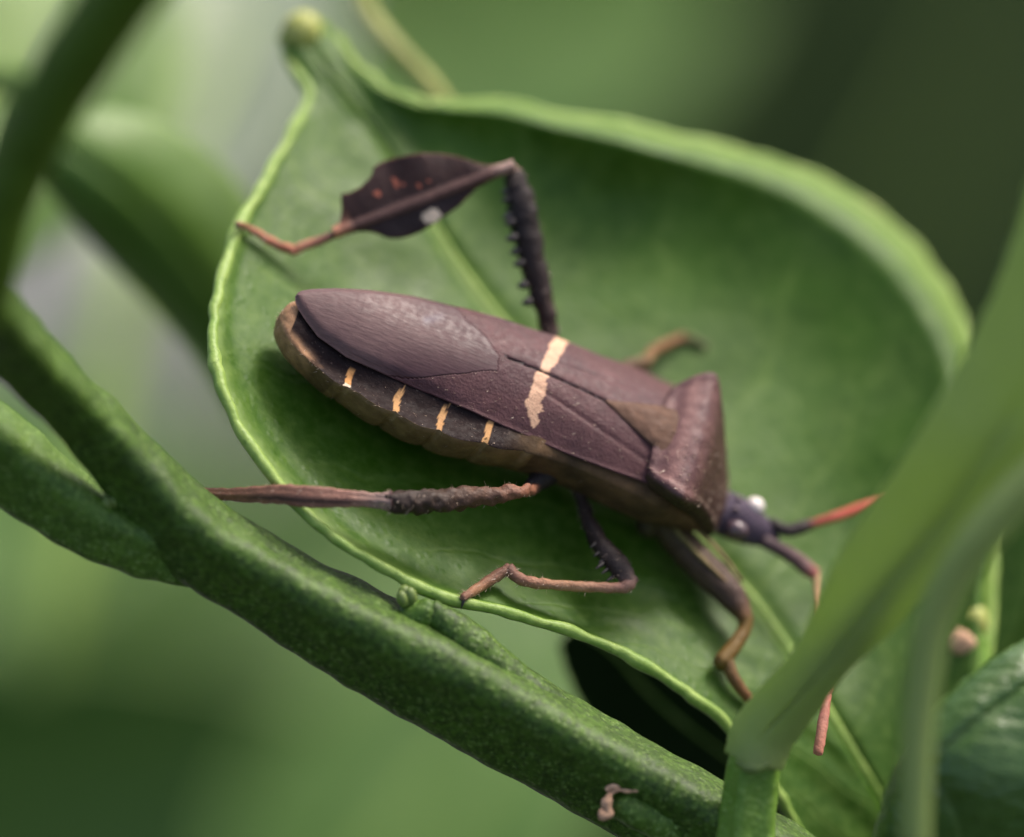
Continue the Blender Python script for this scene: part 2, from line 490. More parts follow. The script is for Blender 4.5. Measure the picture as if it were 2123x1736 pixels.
def seg_d(p, a, b):
    p, a, b = map(np.array, (p, a, b)); ab = b - a
    t = min(1, max(0, (p - a).dot(ab) / ab.dot(ab)))
    return float(np.linalg.norm(p - a - ab * t)), t
MEMB = [(560, 560), (908, 600), (960, 652), (1010, 702), (1036, 740), (1030, 768), (960, 775), (840, 784), (700, 760), (600, 720)]
def inside(poly, x, y):
    c = False; j = len(poly) - 1
    for i in range(len(poly)):
        xi, yi = poly[i]; xj, yj = poly[j]
        if (yi > y) != (yj > y) and x < (xj - xi) * (y - yi) / (yj - yi) + xi: c = not c
        j = i
    return c
C_COR = lin(98, 64, 64); C_CORD = lin(76, 48, 52); C_MEM = lin(106, 80, 78); C_CREAM = lin(216, 172, 140)
C_CLAV = lin(100, 74, 70)
STR = [((1165, 700), (1130, 769), 14, 12), ((1126, 778), (1108, 838), 12, 17), ((1108, 838), (1106, 878), 17, 7)]
def wing_colour(px, py, x, y):
    w = 7 * nz(px * .06, py * .06, 0) + 4 * nz(px * .16, py * .16, 3)
    for a, b, r0, r1 in STR:
        d, t = seg_d((px, py), a, b)
        if d < r0 + (r1 - r0) * t + w: return C_CREAM, 'cream'
    k = .5 + .5 * nz(x * .7, y * .9, 0, 1, 5)
    c = [a * k + b * (1 - k) for a, b in zip(C_COR, C_CORD)]
    return c, 'cor'
NXG, NYG = 330, 84
grid = {}
for i in range(NXG + 1):
    x = X0 + (X1 - X0) * i / NXG
    a, b = yR(x), yL(x)
    for j in range(NYG + 1):
        y = a + (b - a) * j / NYG
        z = zw(x, y)
        # suture furrow between the two wings, a claval fold and the raised costal rim
        sut = .05 * nz(x * .4, 0, 0)
        if x > -1.3: z -= .07 * math.exp(-((y - sut) / .05) ** 2)
        z -= .04 * math.exp(-((abs(y) - .62 - .16 * x) / .07) ** 2) * min(1, max(0, (x + .8) / 1.5)) if x > -.8 else 0
        e = min(y - a, b - y)
        mem = min(1, max(0, (-1.8 - x) / 1.5))
        z += .05 * math.exp(-(e / .07) ** 2) * (1 - mem) - .14 * math.exp(-(e / .16) ** 2) * mem
        grid[i, j] = Vector((x, y, z))
parts = {'membrane': [[], [], {}, []], 'near': [[], [], {}, []], 'far': [[], [], {}, []]}
for i in range(NXG):
    for j in range(NYG):
        cpt = (grid[i, j] + grid[i + 1, j + 1]) / 2
        px, py = proj(of_body(cpt))
        key = 'membrane' if inside(MEMB, px + 5 * nz(px * .02, py * .02, 1), py + 5 * nz(px * .02, py * .02, 5)) else ('near' if cpt.y < 0 else 'far')
        Vv, Ff, ix, cc = parts[key]
        q = []
        for a in ((i, j), (i + 1, j), (i + 1, j + 1), (i, j + 1)):
            if a not in ix:
                ix[a] = len(Vv); b = grid[a].copy()
                ppx = proj(of_body(b))
                if key == 'membrane':
                    b.z += .006
                    k = .5 + .5 * nz(b.x * .5, b.y * .5, 2)
                    c = [u * (.85 + .3 * k) for u in C_MEM]
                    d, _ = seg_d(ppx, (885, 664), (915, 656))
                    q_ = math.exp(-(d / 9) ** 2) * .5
                    c = [u * (1 - q_) + v_ * q_ for u, v_ in zip(c, lin(120, 116, 132))]  # bluish reflection spot painted into the membrane colour
                    d = min(seg_d(ppx, a_, b_)[0] for a_, b_ in zip(MEMB[1:7], MEMB[2:8]))
                    q_ = max(0, 1 - d / 100); q_ = q_ * q_ * (3 - 2 * q_) * .95
                    c = [u * (1 - q_) + v_ * q_ for u, v_ in zip(c, C_CORD)]
                else:
                    c, _ = wing_colour(ppx[0], ppx[1], b.x, b.y)
                    if abs(b.y - .05 * nz(b.x * .4, 0, 0)) < .045 and -1.4 < b.x < 2.3: c = lin(58, 46, 48)
                Vv.append(b); cc.append(c)
            q.append(ix[a])
        Ff.append(tuple(q))
for key, nm, mt in (('near', 'forewing', M_CORIUM), ('far', 'forewing', M_CORIUM), ('membrane', 'wing_membrane', M_MEMB)):
    Vv, Ff, ix, cc = parts[key]
    solidify(mesh_obj(nm, bl(Vv), Ff, mt, bug, col=cc), .07 if key != 'membrane' else .035)

# ---- body: one loft from the tail tip to the front of the head
# x, half width, edge z, top z, bottom z, belly power
con = [(588, 665, -2.3), (612, 722, -2.0), (655, 752, -1.75), (742, 812, -1.35), (830, 862, -1.05), (918, 900, -.9), (1010, 925, -.85), (1095, 945, -.85)]
cb = [xyz(*c) for c in con]
# x, centre y, half width, edge z, top z, bottom z
ST = [(-8.15, -.75, .12, -2.15, -2.1, -2.5), (-8.0, -.80, .55, -2.0, -1.75, -2.9), (-7.6, -.85, .95, -1.9, -1.62, -3.15), (-7.0, -.90, 1.30, -1.75, -1.6, -3.3), (-6.2, -.95, 1.65, -1.6, -1.55, -3.4), (-5.2, -.95, 1.95, -1.35, -1.4, -3.45),
      (-4.0, -.90, 2.30, -1.08, -1.15, -3.5), (-2.5, -.80, 2.45, -.92, -.9, -3.5), (-1.0, -.60, 2.40, -.85, -.6, -3.45), (.4, -.35, 2.22, -.85, -.5, -3.35), (1.7, -.12, 2.12, -.95, -.45, -3.4),
      (3.0, 0, 2.15, -.95, -.45, -3.4), (4.3, 0, 2.2, -.9, -.3, -3.35), (5.3, 0, 2.05, -1.1, -.4, -3.3), (6.3, 0, 1.5, -1.75, -1.2, -3.25), (7.2, 0, 1.0, -2.35, -1.85, -3.15),
      (7.5, 0, .78, -2.4, -1.85, -3.1), (7.9, 0, .76, -2.4, -1.78, -3.1), (8.3, 0, .74, -2.4, -1.82, -3.05), (8.7, 0, .64, -2.45, -1.95, -2.98), (9.1, 0, .47, -2.5, -2.1, -2.9), (9.45, 0, .30, -2.52, -2.25, -2.8), (9.6, 0, .08, -2.5, -2.4, -2.6)]
BARS = [xyz(733, 770, -1.3).x, xyz(828, 830, -1.05).x, xyz(918, 866, -.95).x, xyz(1010, 898, -.88).x, xyz(1095, 925, -.85).x]
xs = np.concatenate([np.linspace(-8.15, -7.7, 14), np.linspace(-7.68, 0, 190), np.linspace(.05, 7.2, 70), np.linspace(7.25, 9.6, 40)])
# smooth station curve
dense = cr(ST, 400)
def sm(x): return [float(np.interp(x, dense[:, 0], dense[:, i])) for i in range(1, 6)]
MB = 72
bv, bf, bc = [], [], []
C_CONX = lin(36, 24, 23); C_BELLY = lin(140, 114, 76); C_BELLYD = lin(98, 78, 52); C_TAIL = lin(182, 140, 104); C_PLEU = lin(122, 94, 66); C_HEAD = lin(76, 66, 80); C_HEADS = lin(112, 88, 80)
for x in xs:
    yc, wy, zc, zt, zb = sm(x)
    for j in range(MB):
        th = 2 * math.pi * j / MB - math.pi / 2           # -pi/2 = right edge... 0 = top
        cy, sz = math.sin(th), math.cos(th)
        if sz >= 0:
            y = wy * cy; z = zc + (zt - zc) * sz ** 1.2
            if x < .6: z -= .22 * min(1, max(0, (.6 - x) / 2)) * min(1, max(.1, (x + 8) / 1.5)) * math.exp(-((abs(y) - .68 * wy) / (.2 * wy)) ** 2)       # gutter under the wing edge
        else:
            y = wy * math.copysign(abs(cy) ** .85, cy); z = zc - (zc - zb) * (-sz) ** .9
        bar = min(abs(x - b) for b in BARS)
        if -7.0 < x < .3 and sz < .4:                                  # segment joints
            kk = math.exp(-(bar / .10) ** 2)
            y *= 1 - .03 * kk; z += .05 * kk * (1 if sz < 0 else 0)
            y *= 1 + .015 * math.cos((x - BARS[2]) / 1.36 * 2 * math.pi + math.pi)
        z += .02 * nz(x * 3, y * 3, z * 3)
        if y > 0 and x < 1: y *= .93
        y += yc
        bv.append(Vector((x, y, z)))
        # pigment
        if x < -6.0:
            k = min(1, max(0, (-6.5 - x + .35 * nz(x * 2.5, y * 2.5, z * 2.5)) / .8)); k *= 1 - min(1, max(0, (sz - .45) / .35)) * (x > -7.75)
            c1_ = C_CONX if sz > .04 else C_BELLYD
            c = [a * (.8 + .3 * nz(x * 5, y * 5, z * 5)) * k + b * (1 - k) for a, b in zip(C_TAIL, c1_)]
        elif x < .6:
            if sz >= .04:
                k = min(1, max(0, (x + .5 + .25 * nz(x * 3, y * 3, 1)) / 1.0))
                c = [a * (1 - k) + b * k for a, b in zip(C_CONX, lin(84, 66, 46))]
                if bar + .06 * nz(y * 5, x * 5, 0) < .10 and .02 < sz < .86 + .1 * nz(x * 4, y * 4, 2) and x < -.4:
                    c = lin(206, 150, 92) if sz > .45 else lin(210, 192, 166)
                    if x > BARS[1] - .3: c = lin(186, 142, 94)
            else:
                k = .5 + .5 * nz(x * 2, y * 2, z * 2)
                c = [a * k + b * (1 - k) for a, b in zip(C_BELLY, C_BELLYD)]
                if bar < .10 and sz > -.2: c = lin(140, 116, 84)
        elif x < 7.1:
            k = .5 + .5 * nz(x * 1.3, y * 2, z * 1.5, 1, 8)
            c = [a * k + b * (1 - k) for a, b in zip(C_PLEU, lin(58, 48, 34))]
        else:
            c = C_HEAD if sz > -.1 else C_HEADS
        bc.append(c)
n = len(xs)
for i in range(n - 1):
    for j in range(MB):
        bf.append((i * MB + j, i * MB + (j + 1) % MB, (i + 1) * MB + (j + 1) % MB, (i + 1) * MB + j))
bf.append(tuple(range(MB))[::-1]); bf.append(tuple((n - 1) * MB + j for j in range(MB)))
body = mesh_obj('body', bl(bv), bf, M_CUT, bug, col=bc)

# ---- eyes and ocelli
def bpart(name, geo, mat, parent, col=None):
    V_, F_ = geo[0], geo[1]
    cc = None
    if col is not None: cc = [col] * len(V_) if not callable(col) else [col(i, v) for i, v in enumerate(V_)]
    return mesh_obj(name, bl(V_), F_, mat, parent, col=cc)
ey = bpart('eye', ell_geo((8.40, .42, -2.0), .31, .29, .28), M_EYE, body); ey['label'] = 'eye painted white as its bright highlight'
bpart('eye', ell_geo((8.05, -.70, -2.12), .38, .30, .33), M_EYED, body)
bpart('ocellus', ell_geo((7.75, .22, -1.76), .09, .09, .07, 8, 10), M_EYED, body)
bpart('ocellus', ell_geo((7.75, -.22, -1.76), .09, .09, .07, 8, 10), M_EYED, body)
tv, tf, tu = tube_geo([(9.3, 0, -2.7, .12), (8.6, 0, -3.15, .12), (6.5, 0, -3.5, .10), (4.5, 0, -3.5, .08)], 24, 8)
bpart('rostrum', (tv, tf), M_LEG, body, lin(80, 55, 45))

# ---- scutellum
sc = []
sv, sf, scol = [], [], []
for i in range(25):
    u = i / 24
    x = 2.15 + (4.6 - 2.15) * u; hw = .06 + 1.02 * u
    for j in range(25):
        y = hw * (-1 + 2 * j / 24)
        z = .10 + .22 * u * (1 - (y / hw) ** 2) - .05 * (y / hw) ** 4 - .05 * (1 - u) + .03 * nz(x * 4, y * 4, 0)
        sv.append(Vector((x, y, z)))
        k = .5 + .5 * nz(x * 2, y * 2, 7)
        scol.append([a * k + b * (1 - k) for a, b in zip(lin(118, 90, 74), lin(88, 66, 54))])
for i in range(24):
    for j in range(24):
        a = i * 25 + j; sf.append((a, a + 25, a + 26, a + 1))
solidify(mesh_obj('scutellum', bl(sv), sf, M_CUT, bug, col=scol), .12)

# ---- pronotum: a declivous shield with humeral angles
PR = [  # x, half width, mid z, edge drop
 (4.15, 1.75, .08, .30), (4.35, 2.05, .22, .24), (4.75, 2.40, .48, .20), (5.20, 2.62, .62, .22), (5.55, 2.45, .45, .30), (6.0, 2.0, .0, .35), (6.5, 1.60, -.62, .38), (7.0, 1.25, -1.30, .40), (7.35, 1.05, -1.80, .42), (7.45, .95, -1.98, .45)]
pd = cr(PR, 60)
pv, pf, pc = [], [], []
MP = 61
for i in range(60):
    x, hw, zm, dr = pd[i]
    for j in range(MP):
        q = -1.12 + 2.24 * j / (MP - 1)
        if abs(q) <= 1:
            y = hw * q; z = zm - dr * abs(q) ** 2.2
            if i < 26: z -= .10 * math.exp(-((i - 7) / 3.0) ** 2) * (1 - q * q)
            z += .12 * math.exp(-((abs(q) - .93) / .08) ** 2)
        else:
            y = hw * math.copysign(1 - (abs(q) - 1) * 1.0, q); z = zm - dr - (abs(q) - 1) * 6.0
        xx = x + (.18 * (1 - q * q) if i < 8 else 0) * (1 - i / 8) * -1 + (.25 * (1 - min(1, abs(q)) ** 2) - .1) * (i / 59) * 0
        z += .035 * nz(x * 3, y * 3, 0) + .02 * nz(x * 9, y * 9, 4)
        pv.append(Vector((xx, y, z)))
        k = .5 + .5 * nz(x * 1.6, y * 1.6, 2, 1, 4)
        c0 = np.array(lin(116, 84, 80)); c1 = np.array(lin(88, 60, 62)); c2 = np.array(lin(134, 98, 92)); c3 = np.array(lin(74, 52, 44))
        c = c0 * k + c1 * (1 - k)
        r = math.exp(-((x - 4.72) / .24) ** 2) * (abs(q) < .86)
        c = c * (1 - .75 * r) + c2 * .75 * r
        fr = min(1, max(0, (x - 5.5) / .5)); c = c * (1 - fr) + c3 * fr
        if abs(q) > 1: c = np.array(lin(70, 56, 42))
        pc.append(c)
for i in range(59):
    for j in range(MP - 1):
        a = i * MP + j; pf.append((a, a + MP, a + MP + 1, a + 1))
pron = solidify(mesh_obj('pronotum', bl(pv), pf, M_CORIUM, bug, col=pc), .10)

# ---- legs and antennae
def B(px, py, z): return xyz(px, py, z)
def Bl(px, py, lift=0.0): return to_body(leaf_at(px, py, lift))
def px2mm(r): return r * KPX
def grad(cols):
    cols = [(k, np.array(lin(*c))) for k, c in cols]
    def f(u):
        for (a, ca), (b, cb_) in zip(cols, cols[1:]):
            if u <= b: return ca + (cb_ - ca) * (u - a) / (b - a + 1e-9)
        return cols[-1][1]
    return f
def limb(name, pts, parent, cols, n=40, m=12, rough=.02, rs=6.0, ref=(0, 0, 1), shape=None, mat=None, streak=None):
    ctrl = []
    for q in pts: ctrl.append((q[0].x, q[0].y, q[0].z, px2mm(q[1])) + ((q[2],) if len(q) > 2 else ()))
    tv, tf, tu = tube_geo(ctrl, n, m, rough=rough, rs=rs, ref=ref, shape=shape)
    g_ = grad(cols)
    cc = []
    for u in tu:
        c = g_(u[0])
        if streak:
            a_ = u[1] * 2 * math.pi; a_ = a_ - 2 * math.pi if a_ > math.pi else a_
            k = math.exp(-((a_ - streak[0]) / streak[1]) ** 2) * streak[2] * min(1, max(0, (u[0] - streak[3]) * 8)) * min(1, max(0, (streak[4] - u[0]) * 8))
            c = c * (1 - k) + np.array(lin(46, 32, 32)) * k
        cc.append(c)
    return mesh_obj(name, bl(tv), tf, mat or M_LEG, parent, col=cc)
def cone(name, a, b, r, parent, mat=M_SPINE):
    tv, tf, tu = tube_geo([(a.x, a.y, a.z, r), (a.x * .5 + b.x * .5, a.y * .5 + b.y * .5, a.z * .5 + b.z * .5, r * .7), (b.x, b.y, b.z, r * .12)], 5, 6)
    return mesh_obj(name, bl(tv), tf, mat, parent)
DK = (62, 44, 40)
def bleg(name):
    return empty(name, parent=bug)

# far hind leg, with the leaf-like shin raised over the leaf
lg = bleg('hind_leg')
hipL = Vector((.9, 1.2, -2.4))
knee = B(1066, 352, .6)
limb('femur', [(hipL, 15), (B(1140, 690, -1.6), 19), (B(1115, 590, -1.0), 25), (B(1093, 490, -.3), 30), (B(1078, 410, .25), 29), (B(1068, 368, .5), 20), (knee, 13)], lg,
     [(0, (66, 40, 34)), (.35, (44, 30, 28)), (.55, (36, 27, 27)), (.85, (44, 33, 31)), (.95, (60, 46, 42)), (1, (150, 122, 108))], 60, 16, rough=.10, rs=3.5)
for k, (px, py, z, ln) in enumerate([(1050, 395, .3, 14), (1049, 412, .25, 12), (1053, 448, 0, 15), (1055, 460, 0, 12), (1059, 492, -.2, 14), (1066, 520, -.5, 11), (1073, 545, -.6, 12), (1079, 590, -.9, 9), (1088, 625, -1.1, 8)]):
    cone('spine', B(px + 10, py, z), B(px - ln * .8, py + 5, z), .17, lg)
tibz0 = of_body(B(1040, 352, .6)).z; tend = leaf_at(602, 540, .5); tibz1 = tend.z
def tw(al):                   # depth along the shin
    return tibz0 + (tibz1 - tibz0) * min(1.3, max(-.1, al / 478))
AX = np.array((-328, 124)) / 350.6; AN = np.array((-124, -328)) / 350.6
def shin(al, pe, dw=0.0):
    q = np.array((1040, 352)) + AX * al + AN * pe
    return to_body(P(q[0], q[1], tw(al) + dw))
up_a = [-30, 0, 20, 35, 67, 90, 120, 145, 167, 200, 225, 246, 256, 275, 290, 312, 329, 333, 340, 351, 372]
up_p = [7, 8, 13, 21, 49, 65, 80, 90, 96, 101, 102, 99, 84, 74, 68, 66, 69, 44, 30, 12, 8]
lo_a = [-30, 0, 30, 63, 90, 112, 135, 158, 180, 204, 228, 247, 268, 282, 298, 320, 350, 372]
lo_p = [-7, -8, -10, -17, -30, -40, -46, -51, -57, -61, -61, -59, -52, -38, -25, -14, -8, -8]
sv, sf, scol = [], [], []
NA, NP = 110, 29
for i in range(NA):
    al = -28 + (372 + 28) * i / (NA - 1)
    hi = np.interp(al, up_a, up_p) + (1.6 * nz(al * .15, 0, 0) if 60 < al < 340 else 0); lo = np.interp(al, lo_a, lo_p) + (1.4 * nz(al * .15, 9, 0) if 60 < al < 340 else 0)
    for j in range(NP):
        v = j / (NP - 1); pe = lo + (hi - lo) * v
        ridge = .13 * math.exp(-(pe / 8) ** 2)
        cup = .10 * math.sin(math.pi * v) + .0009 * abs(pe) * math.sin(al * .05)
        sv.append(shin(al, pe, ridge + cup))
        c = np.array(lin(54, 31, 27)) if pe > 0 else np.array(lin(44, 30, 32))
        k = math.exp(-(pe / 7) ** 2); c = c * (1 - .6 * k) + np.array(lin(140, 104, 94)) * .6 * k
        ed = min(hi - pe, pe - lo)
        if ed < 4: c = c * .6 + np.array(lin(120, 78, 52)) * .4
        d = math.hypot((al - 170) / 20, (pe + 38) / 15)
        if d < 1 + .25 * nz(al * .1, pe * .1, 5): c = np.array(lin(236, 212, 184))
        for (qx, qy, qr) in ((782, 402, 7), (821, 380, 7), (823, 388, 5), (836, 384, 4), (868, 384, 5), (888, 377, 4), (815, 371, 4)):
            q = np.array((qx, qy)) - np.array((1040, 352))
            if math.hypot(al - q.dot(AX), pe - q.dot(AN)) < qr: c = np.array(lin(176, 98, 74))
        e = min(1, max(0, (al - 325) / 40)); c = c * (1 - e) + np.array(lin(190, 130, 100)) * e
        e = min(1, max(0, (25 - al) / 30)); c = c * (1 - e) + np.array(lin(168, 138, 124)) * e
        scol.append(c)
for i in range(NA - 1):
    for j in range(NP - 1):
        a = i * NP + j; sf.append((a, a + 1, a + NP + 1, a + NP))
tib = solidify(mesh_obj('leaf_shaped_tibia', bl(sv), sf, M_LEG, lg, col=scol), .16, 0)
tib['label'] = 'dark brown leaf-shaped flattened shin with a cream spot'
limb('tibia', [(knee, 12), (shin(0, 0), 10), (shin(60, 0), 7), (shin(200, 0), 5), (shin(320, 0), 7), (shin(400, -4), 10), (shin(450, -3), 10), (to_body(tend), 9)], lg,
     [(0, (160, 130, 116)), (.15, (150, 118, 106)), (.4, (96, 68, 62)), (.65, (120, 84, 74)), (.8, (190, 130, 102)), (1, (180, 112, 84))], 60, 10)
limb('tarsus', [(to_body(tend), 10), (Bl(560, 517, .35), 10), (Bl(530, 497, .3), 9), (Bl(505, 480, .25), 7), (Bl(488, 468, .12), 5)], lg, [(0, (178, 108, 82)), (.5, (180, 116, 84)), (1, (150, 104, 74))], 30, 10, rough=.05, rs=4)
cone('claw', Bl(490, 469, .15), Bl(481, 480, .0), .04, lg)

# near hind leg, reaching behind the twig
lg = bleg('hind_leg')
limb('coxa', [(B(1160, 950, -2.0), 34), (B(1130, 985, -2.2), 28), (B(1098, 1010, -2.2), 14)], lg, [(0, (44, 36, 32)), (1, (52, 44, 44))], 16, 12)
def Q(px, py, w): return to_body(P(px, py, w))
k2 = Q(806, 1040, 2.9)
limb('femur', [(B(1118, 1008, -2.4), 10), (Q(1080, 1020, 1.3), 13), (Q(1010, 1028, 1.8), 19), (Q(930, 1037, 2.3), 23), (Q(860, 1041, 2.7), 24), (Q(815, 1040, 2.9), 21), (k2, 16)], lg,
     [(0, (70, 58, 54)), (.1, (150, 100, 76)), (.3, (104, 74, 58)), (.55, (64, 48, 38)), (.85, (54, 40, 34)), (.96, (60, 46, 40)), (1, (150, 118, 106))], 70, 20, rough=.13, rs=4.5)
for k in range(9):
    px = 835 + 24 * k + 8 * nz(k * 3.7, 0, 0); yy = 1041 - .075 * (px - 835)
    cone('spine', Q(px, yy + 12, 2.7 - .005 * (px - 835)), Q(px - 6, yy + 21 - k * .6, 2.75 - .005 * (px - 835)), .06, lg)
limb('tibia', [(Q(812, 1040, 2.95), 24, .8), (Q(800, 1040, 2.95), 19, .8), (Q(770, 1037, 2.9), 15, .6), (Q(720, 1034, 3.1), 18, .5), (Q(640, 1030, 3.25), 23, .4), (Q(570, 1025, 3.15), 20, .4), (Q(500, 1026, 2.7), 15, .5), (Q(440, 1024, 2.2), 12, .7), (Q(390, 1018, 1.8), 10, .8), (Q(330, 1012, 1.6), 9)], lg,
     [(0, (90, 60, 54)), (.05, (150, 124, 116)), (.18, (150, 124, 112)), (.35, (150, 108, 92)), (.5, (138, 96, 78)), (.7, (150, 104, 80)), (.85, (170, 122, 88)), (1, (160, 112, 80))], 80, 28, streak=(-.45, .32, .9, .22, .72), rough=.05, rs=5.0, ref=(-.2, -.617, .76),
     shape=lambda th, u: 1 - .22 * math.exp(-((th - .5) / .25) ** 2) - .12 * math.exp(-((th - 5.7) / .3) ** 2))
limb('tarsus', [(Q(330, 1012, 1.6), 9), (Q(300, 1030, 1.7), 9), (Q(280, 1050, 1.9), 7)], lg, [(0, (160, 112, 80)), (1, (140, 90, 70))], 14, 10)

# near middle leg
lg = bleg('middle_leg')
limb('femur', [(B(1195, 1005, -2.6), 14), (B(1206, 1035, -2.7), 13), (B(1218, 1075, -2.6), 15), (B(1245, 1130, -2.4), 20), (B(1280, 1170, -2.2), 23), (B(1298, 1195, -2.1), 19), (B(1306, 1212, -2.1), 12)], lg,
     [(0, (70, 56, 48)), (.4, (50, 38, 34)), (.8, (52, 42, 40)), (1, (128, 104, 94))], 50, 14, rough=.07, rs=4.0)
for (px, py) in ((1228, 1128), (1236, 1146), (1246, 1160), (1252, 1182), (1262, 1198), (1240, 1172)):
    cone('spine', B(px + 12, py - 4, -2.3), B(px - 6, py + 8, -2.3), .09, lg)
limb('tibia', [(B(1310, 1200, -2.1), 15), (B(1300, 1216, -2.1), 13), (B(1270, 1219, -2.2), 11), (B(1180, 1215, -2.5), 11), (B(1090, 1205, -2.75), 12), (Bl(1035, 1201, .65), 13)], lg,
     [(0, (92, 72, 66)), (.12, (140, 108, 96)), (.35, (150, 108, 92)), (.6, (176, 132, 100)), (.8, (150, 106, 84)), (1, (110, 78, 66))], 50, 12, rough=.04, rs=5)
limb('tarsus', [(Bl(1038, 1200, .65), 12), (Bl(1010, 1212, .45), 12), (Bl(985, 1228, .32), 11), (Bl(965, 1240, .25), 9), (Bl(955, 1247, .18), 7)], lg, [(0, (124, 88, 74)), (.6, (160, 116, 86)), (1, (130, 92, 74))], 30, 10, rough=.06, rs=4)
cone('claw', Bl(958, 1246, .15), Bl(941, 1247, .05), .06, lg); cone('claw', Bl(958, 1248, .15), Bl(954, 1265, .05), .06, lg)

# far middle leg, a blurred shin beyond the wings
lg = bleg('middle_leg')
limb('femur', [(Vector((2.6, 1.3, -2.6)), 13), (Vector((3.0, 3.2, -2.2)), 15), (B(1338, 752, -2.2), 13)], lg, [(0, DK), (1, (110, 84, 52))], 24, 10)
limb('tibia', [(B(1338, 754, -2.2), 14), (B(1352, 730, -2.6), 13), (B(1385, 712, -3.1), 11), (Bl(1412, 703, .15), 8)], lg, [(0, (120, 92, 56)), (1, (134, 88, 60))], 24, 10)
limb('tarsus', [(Bl(1412, 703, .15), 8), (Bl(1440, 712, .12), 7), (Bl(1462, 724, .1), 5)], lg, [(0, (90, 88, 40)), (1, (70, 80, 34))], 14, 8)

# near front leg
lg = bleg('front_leg')
limb('coxa', [(Vector((5.4, -1.0, -2.9)), 26), (Vector((5.5, -1.25, -3.2)), 24), (B(1372, 1088, -3.3), 22)], lg, [(0, (66, 58, 36)), (1, (74, 64, 44))], 14, 12)
limb('femur', [(B(1365, 1080, -3.2), 22), (B(1405, 1120, -3.1), 32), (B(1455, 1172, -3.0), 36), (B(1505, 1222, -2.9), 33), (B(1535, 1262, -2.9), 24), (B(1545, 1285, -2.9), 16)], lg,
     [(0, (90, 80, 48)), (.3, (86, 68, 52)), (.7, (80, 60, 52)), (1, (112, 78, 46))], 50, 16, rough=.05, rs=3)
for q in (-.35, .30):
    st_ = [(B(1385 + q * 24, 1090 - q * 26, -3.1) + Vector((0, 0, .42)), 4), (B(1455 + q * 40, 1160 - q * 40, -2.95) + Vector((0, 0, .50)), 5), (B(1520 + q * 26, 1225 - q * 26, -2.9) + Vector((0, 0, .40)), 3)]
    limb('pale_ridge', st_, lg, [(0, (150, 140, 84)), (1, (120, 92, 66))], 24, 8)
limb('tibia', [(B(1546, 1280, -2.9), 17), (B(1542, 1308, -3.0), 15), (B(1518, 1345, -3.1), 17), (B(1496, 1372, -3.2), 18), (Bl(1490, 1385, .45), 16)], lg, [(0, (110, 84, 34)), (1, (104, 80, 34))], 30, 12)
limb('tarsus', [(Bl(1490, 1380, .5), 15), (Bl(1508, 1415, .4), 14), (Bl(1535, 1448, .3), 12), (Bl(1570, 1478, .18), 8)], lg, [(0, (100, 78, 40)), (1, (130, 84, 54))], 24, 10)
# far front leg, tucked below the thorax
lg = bleg('front_leg')
limb('femur', [(Vector((5.4, .8, -2.9)), 20), (Vector((5.9, 1.7, -2.7)), 24), (Vector((6.5, 2.5, -2.5)), 18)], lg, [(0, DK), (1, (80, 66, 40))], 20, 10)
limb('tibia', [(Vector((6.5, 2.5, -2.5)), 14), (Vector((6.9, 2.4, -3.1)), 12), (Vector((7.2, 2.2, -3.7)), 9)], lg, [(0, (90, 72, 40)), (1, (100, 80, 44))], 16, 10)

# antennae
an = bleg('antenna'); an['label'] = 'antenna bent down behind the young leaf'
AP = [(9.25, -.32, -2.38)]
a0 = Vector((9.05, -.38, -2.4))
a1 = B(1692, 1192, -2.3)
limb('antenna_segment', [(a0, 15), (B(1640, 1152, -2.3), 16), (B(1672, 1178, -2.3), 17), (a1, 13)], an, [(0, (84, 66, 70)), (.6, (118, 88, 86)), (1, (178, 104, 96))], 24, 12)
s2 = [(of_body(a1), 9), (P(1697, 1240, of_body(a1).z + .6), 8), (P(1708, 1330, of_body(a1).z + 2.6), 10), (P(1722, 1402, of_body(a1).z + 4.0), 9)]
limb('antenna_segment', [(to_body(c), r) for c, r in s2], an, [(0, (170, 140, 100)), (.5, (176, 132, 96)), (1, (190, 120, 96))], 30, 10)
zz = of_body(a1).z + 4.0
limb('antenna_segment', [(to_body(P(1721, 1404, zz)), 9), (to_body(P(1714, 1445, zz + .5)), 10), (to_body(P(1706, 1500, zz + 1.0)), 11), (to_body(P(1698, 1552, zz + 1.3)), 11), (to_body(P(1696, 1564, zz + 1.3)), 10)], an, [(0, (190, 112, 90)), (.5, (188, 126, 108)), (1, (196, 128, 106))], 30, 12, rough=.03)
an = bleg('antenna'); an['label'] = 'antenna stretched forward, black then red'
a0 = Vector((9.1, .30, -2.2)); a1 = B(1690, 1084, -1.7)
limb('antenna_segment', [(a0, 10), (B(1630, 1100, -2.0), 14), (B(1660, 1094, -1.85), 15), (a1, 10)], an, [(0, (58, 50, 50)), (.8, (48, 38, 36)), (1, (130, 60, 48))], 24, 12)
limb('antenna_segment', [(a1, 9), (B(1730, 1072, -1.6), 10), (B(1780, 1054, -1.5), 10), (B(1822, 1040, -1.45), 8)], an, [(0, (150, 62, 50)), (.6, (190, 84, 66)), (1, (180, 92, 66))], 24, 10)
limb('antenna_segment', [(B(1822, 1040, -1.45), 7), (B(1880, 1030, -1.4), 8), (B(1930, 1035, -1.4), 5)], an, [(0, (170, 92, 66)), (1, (150, 80, 60))], 20, 8)

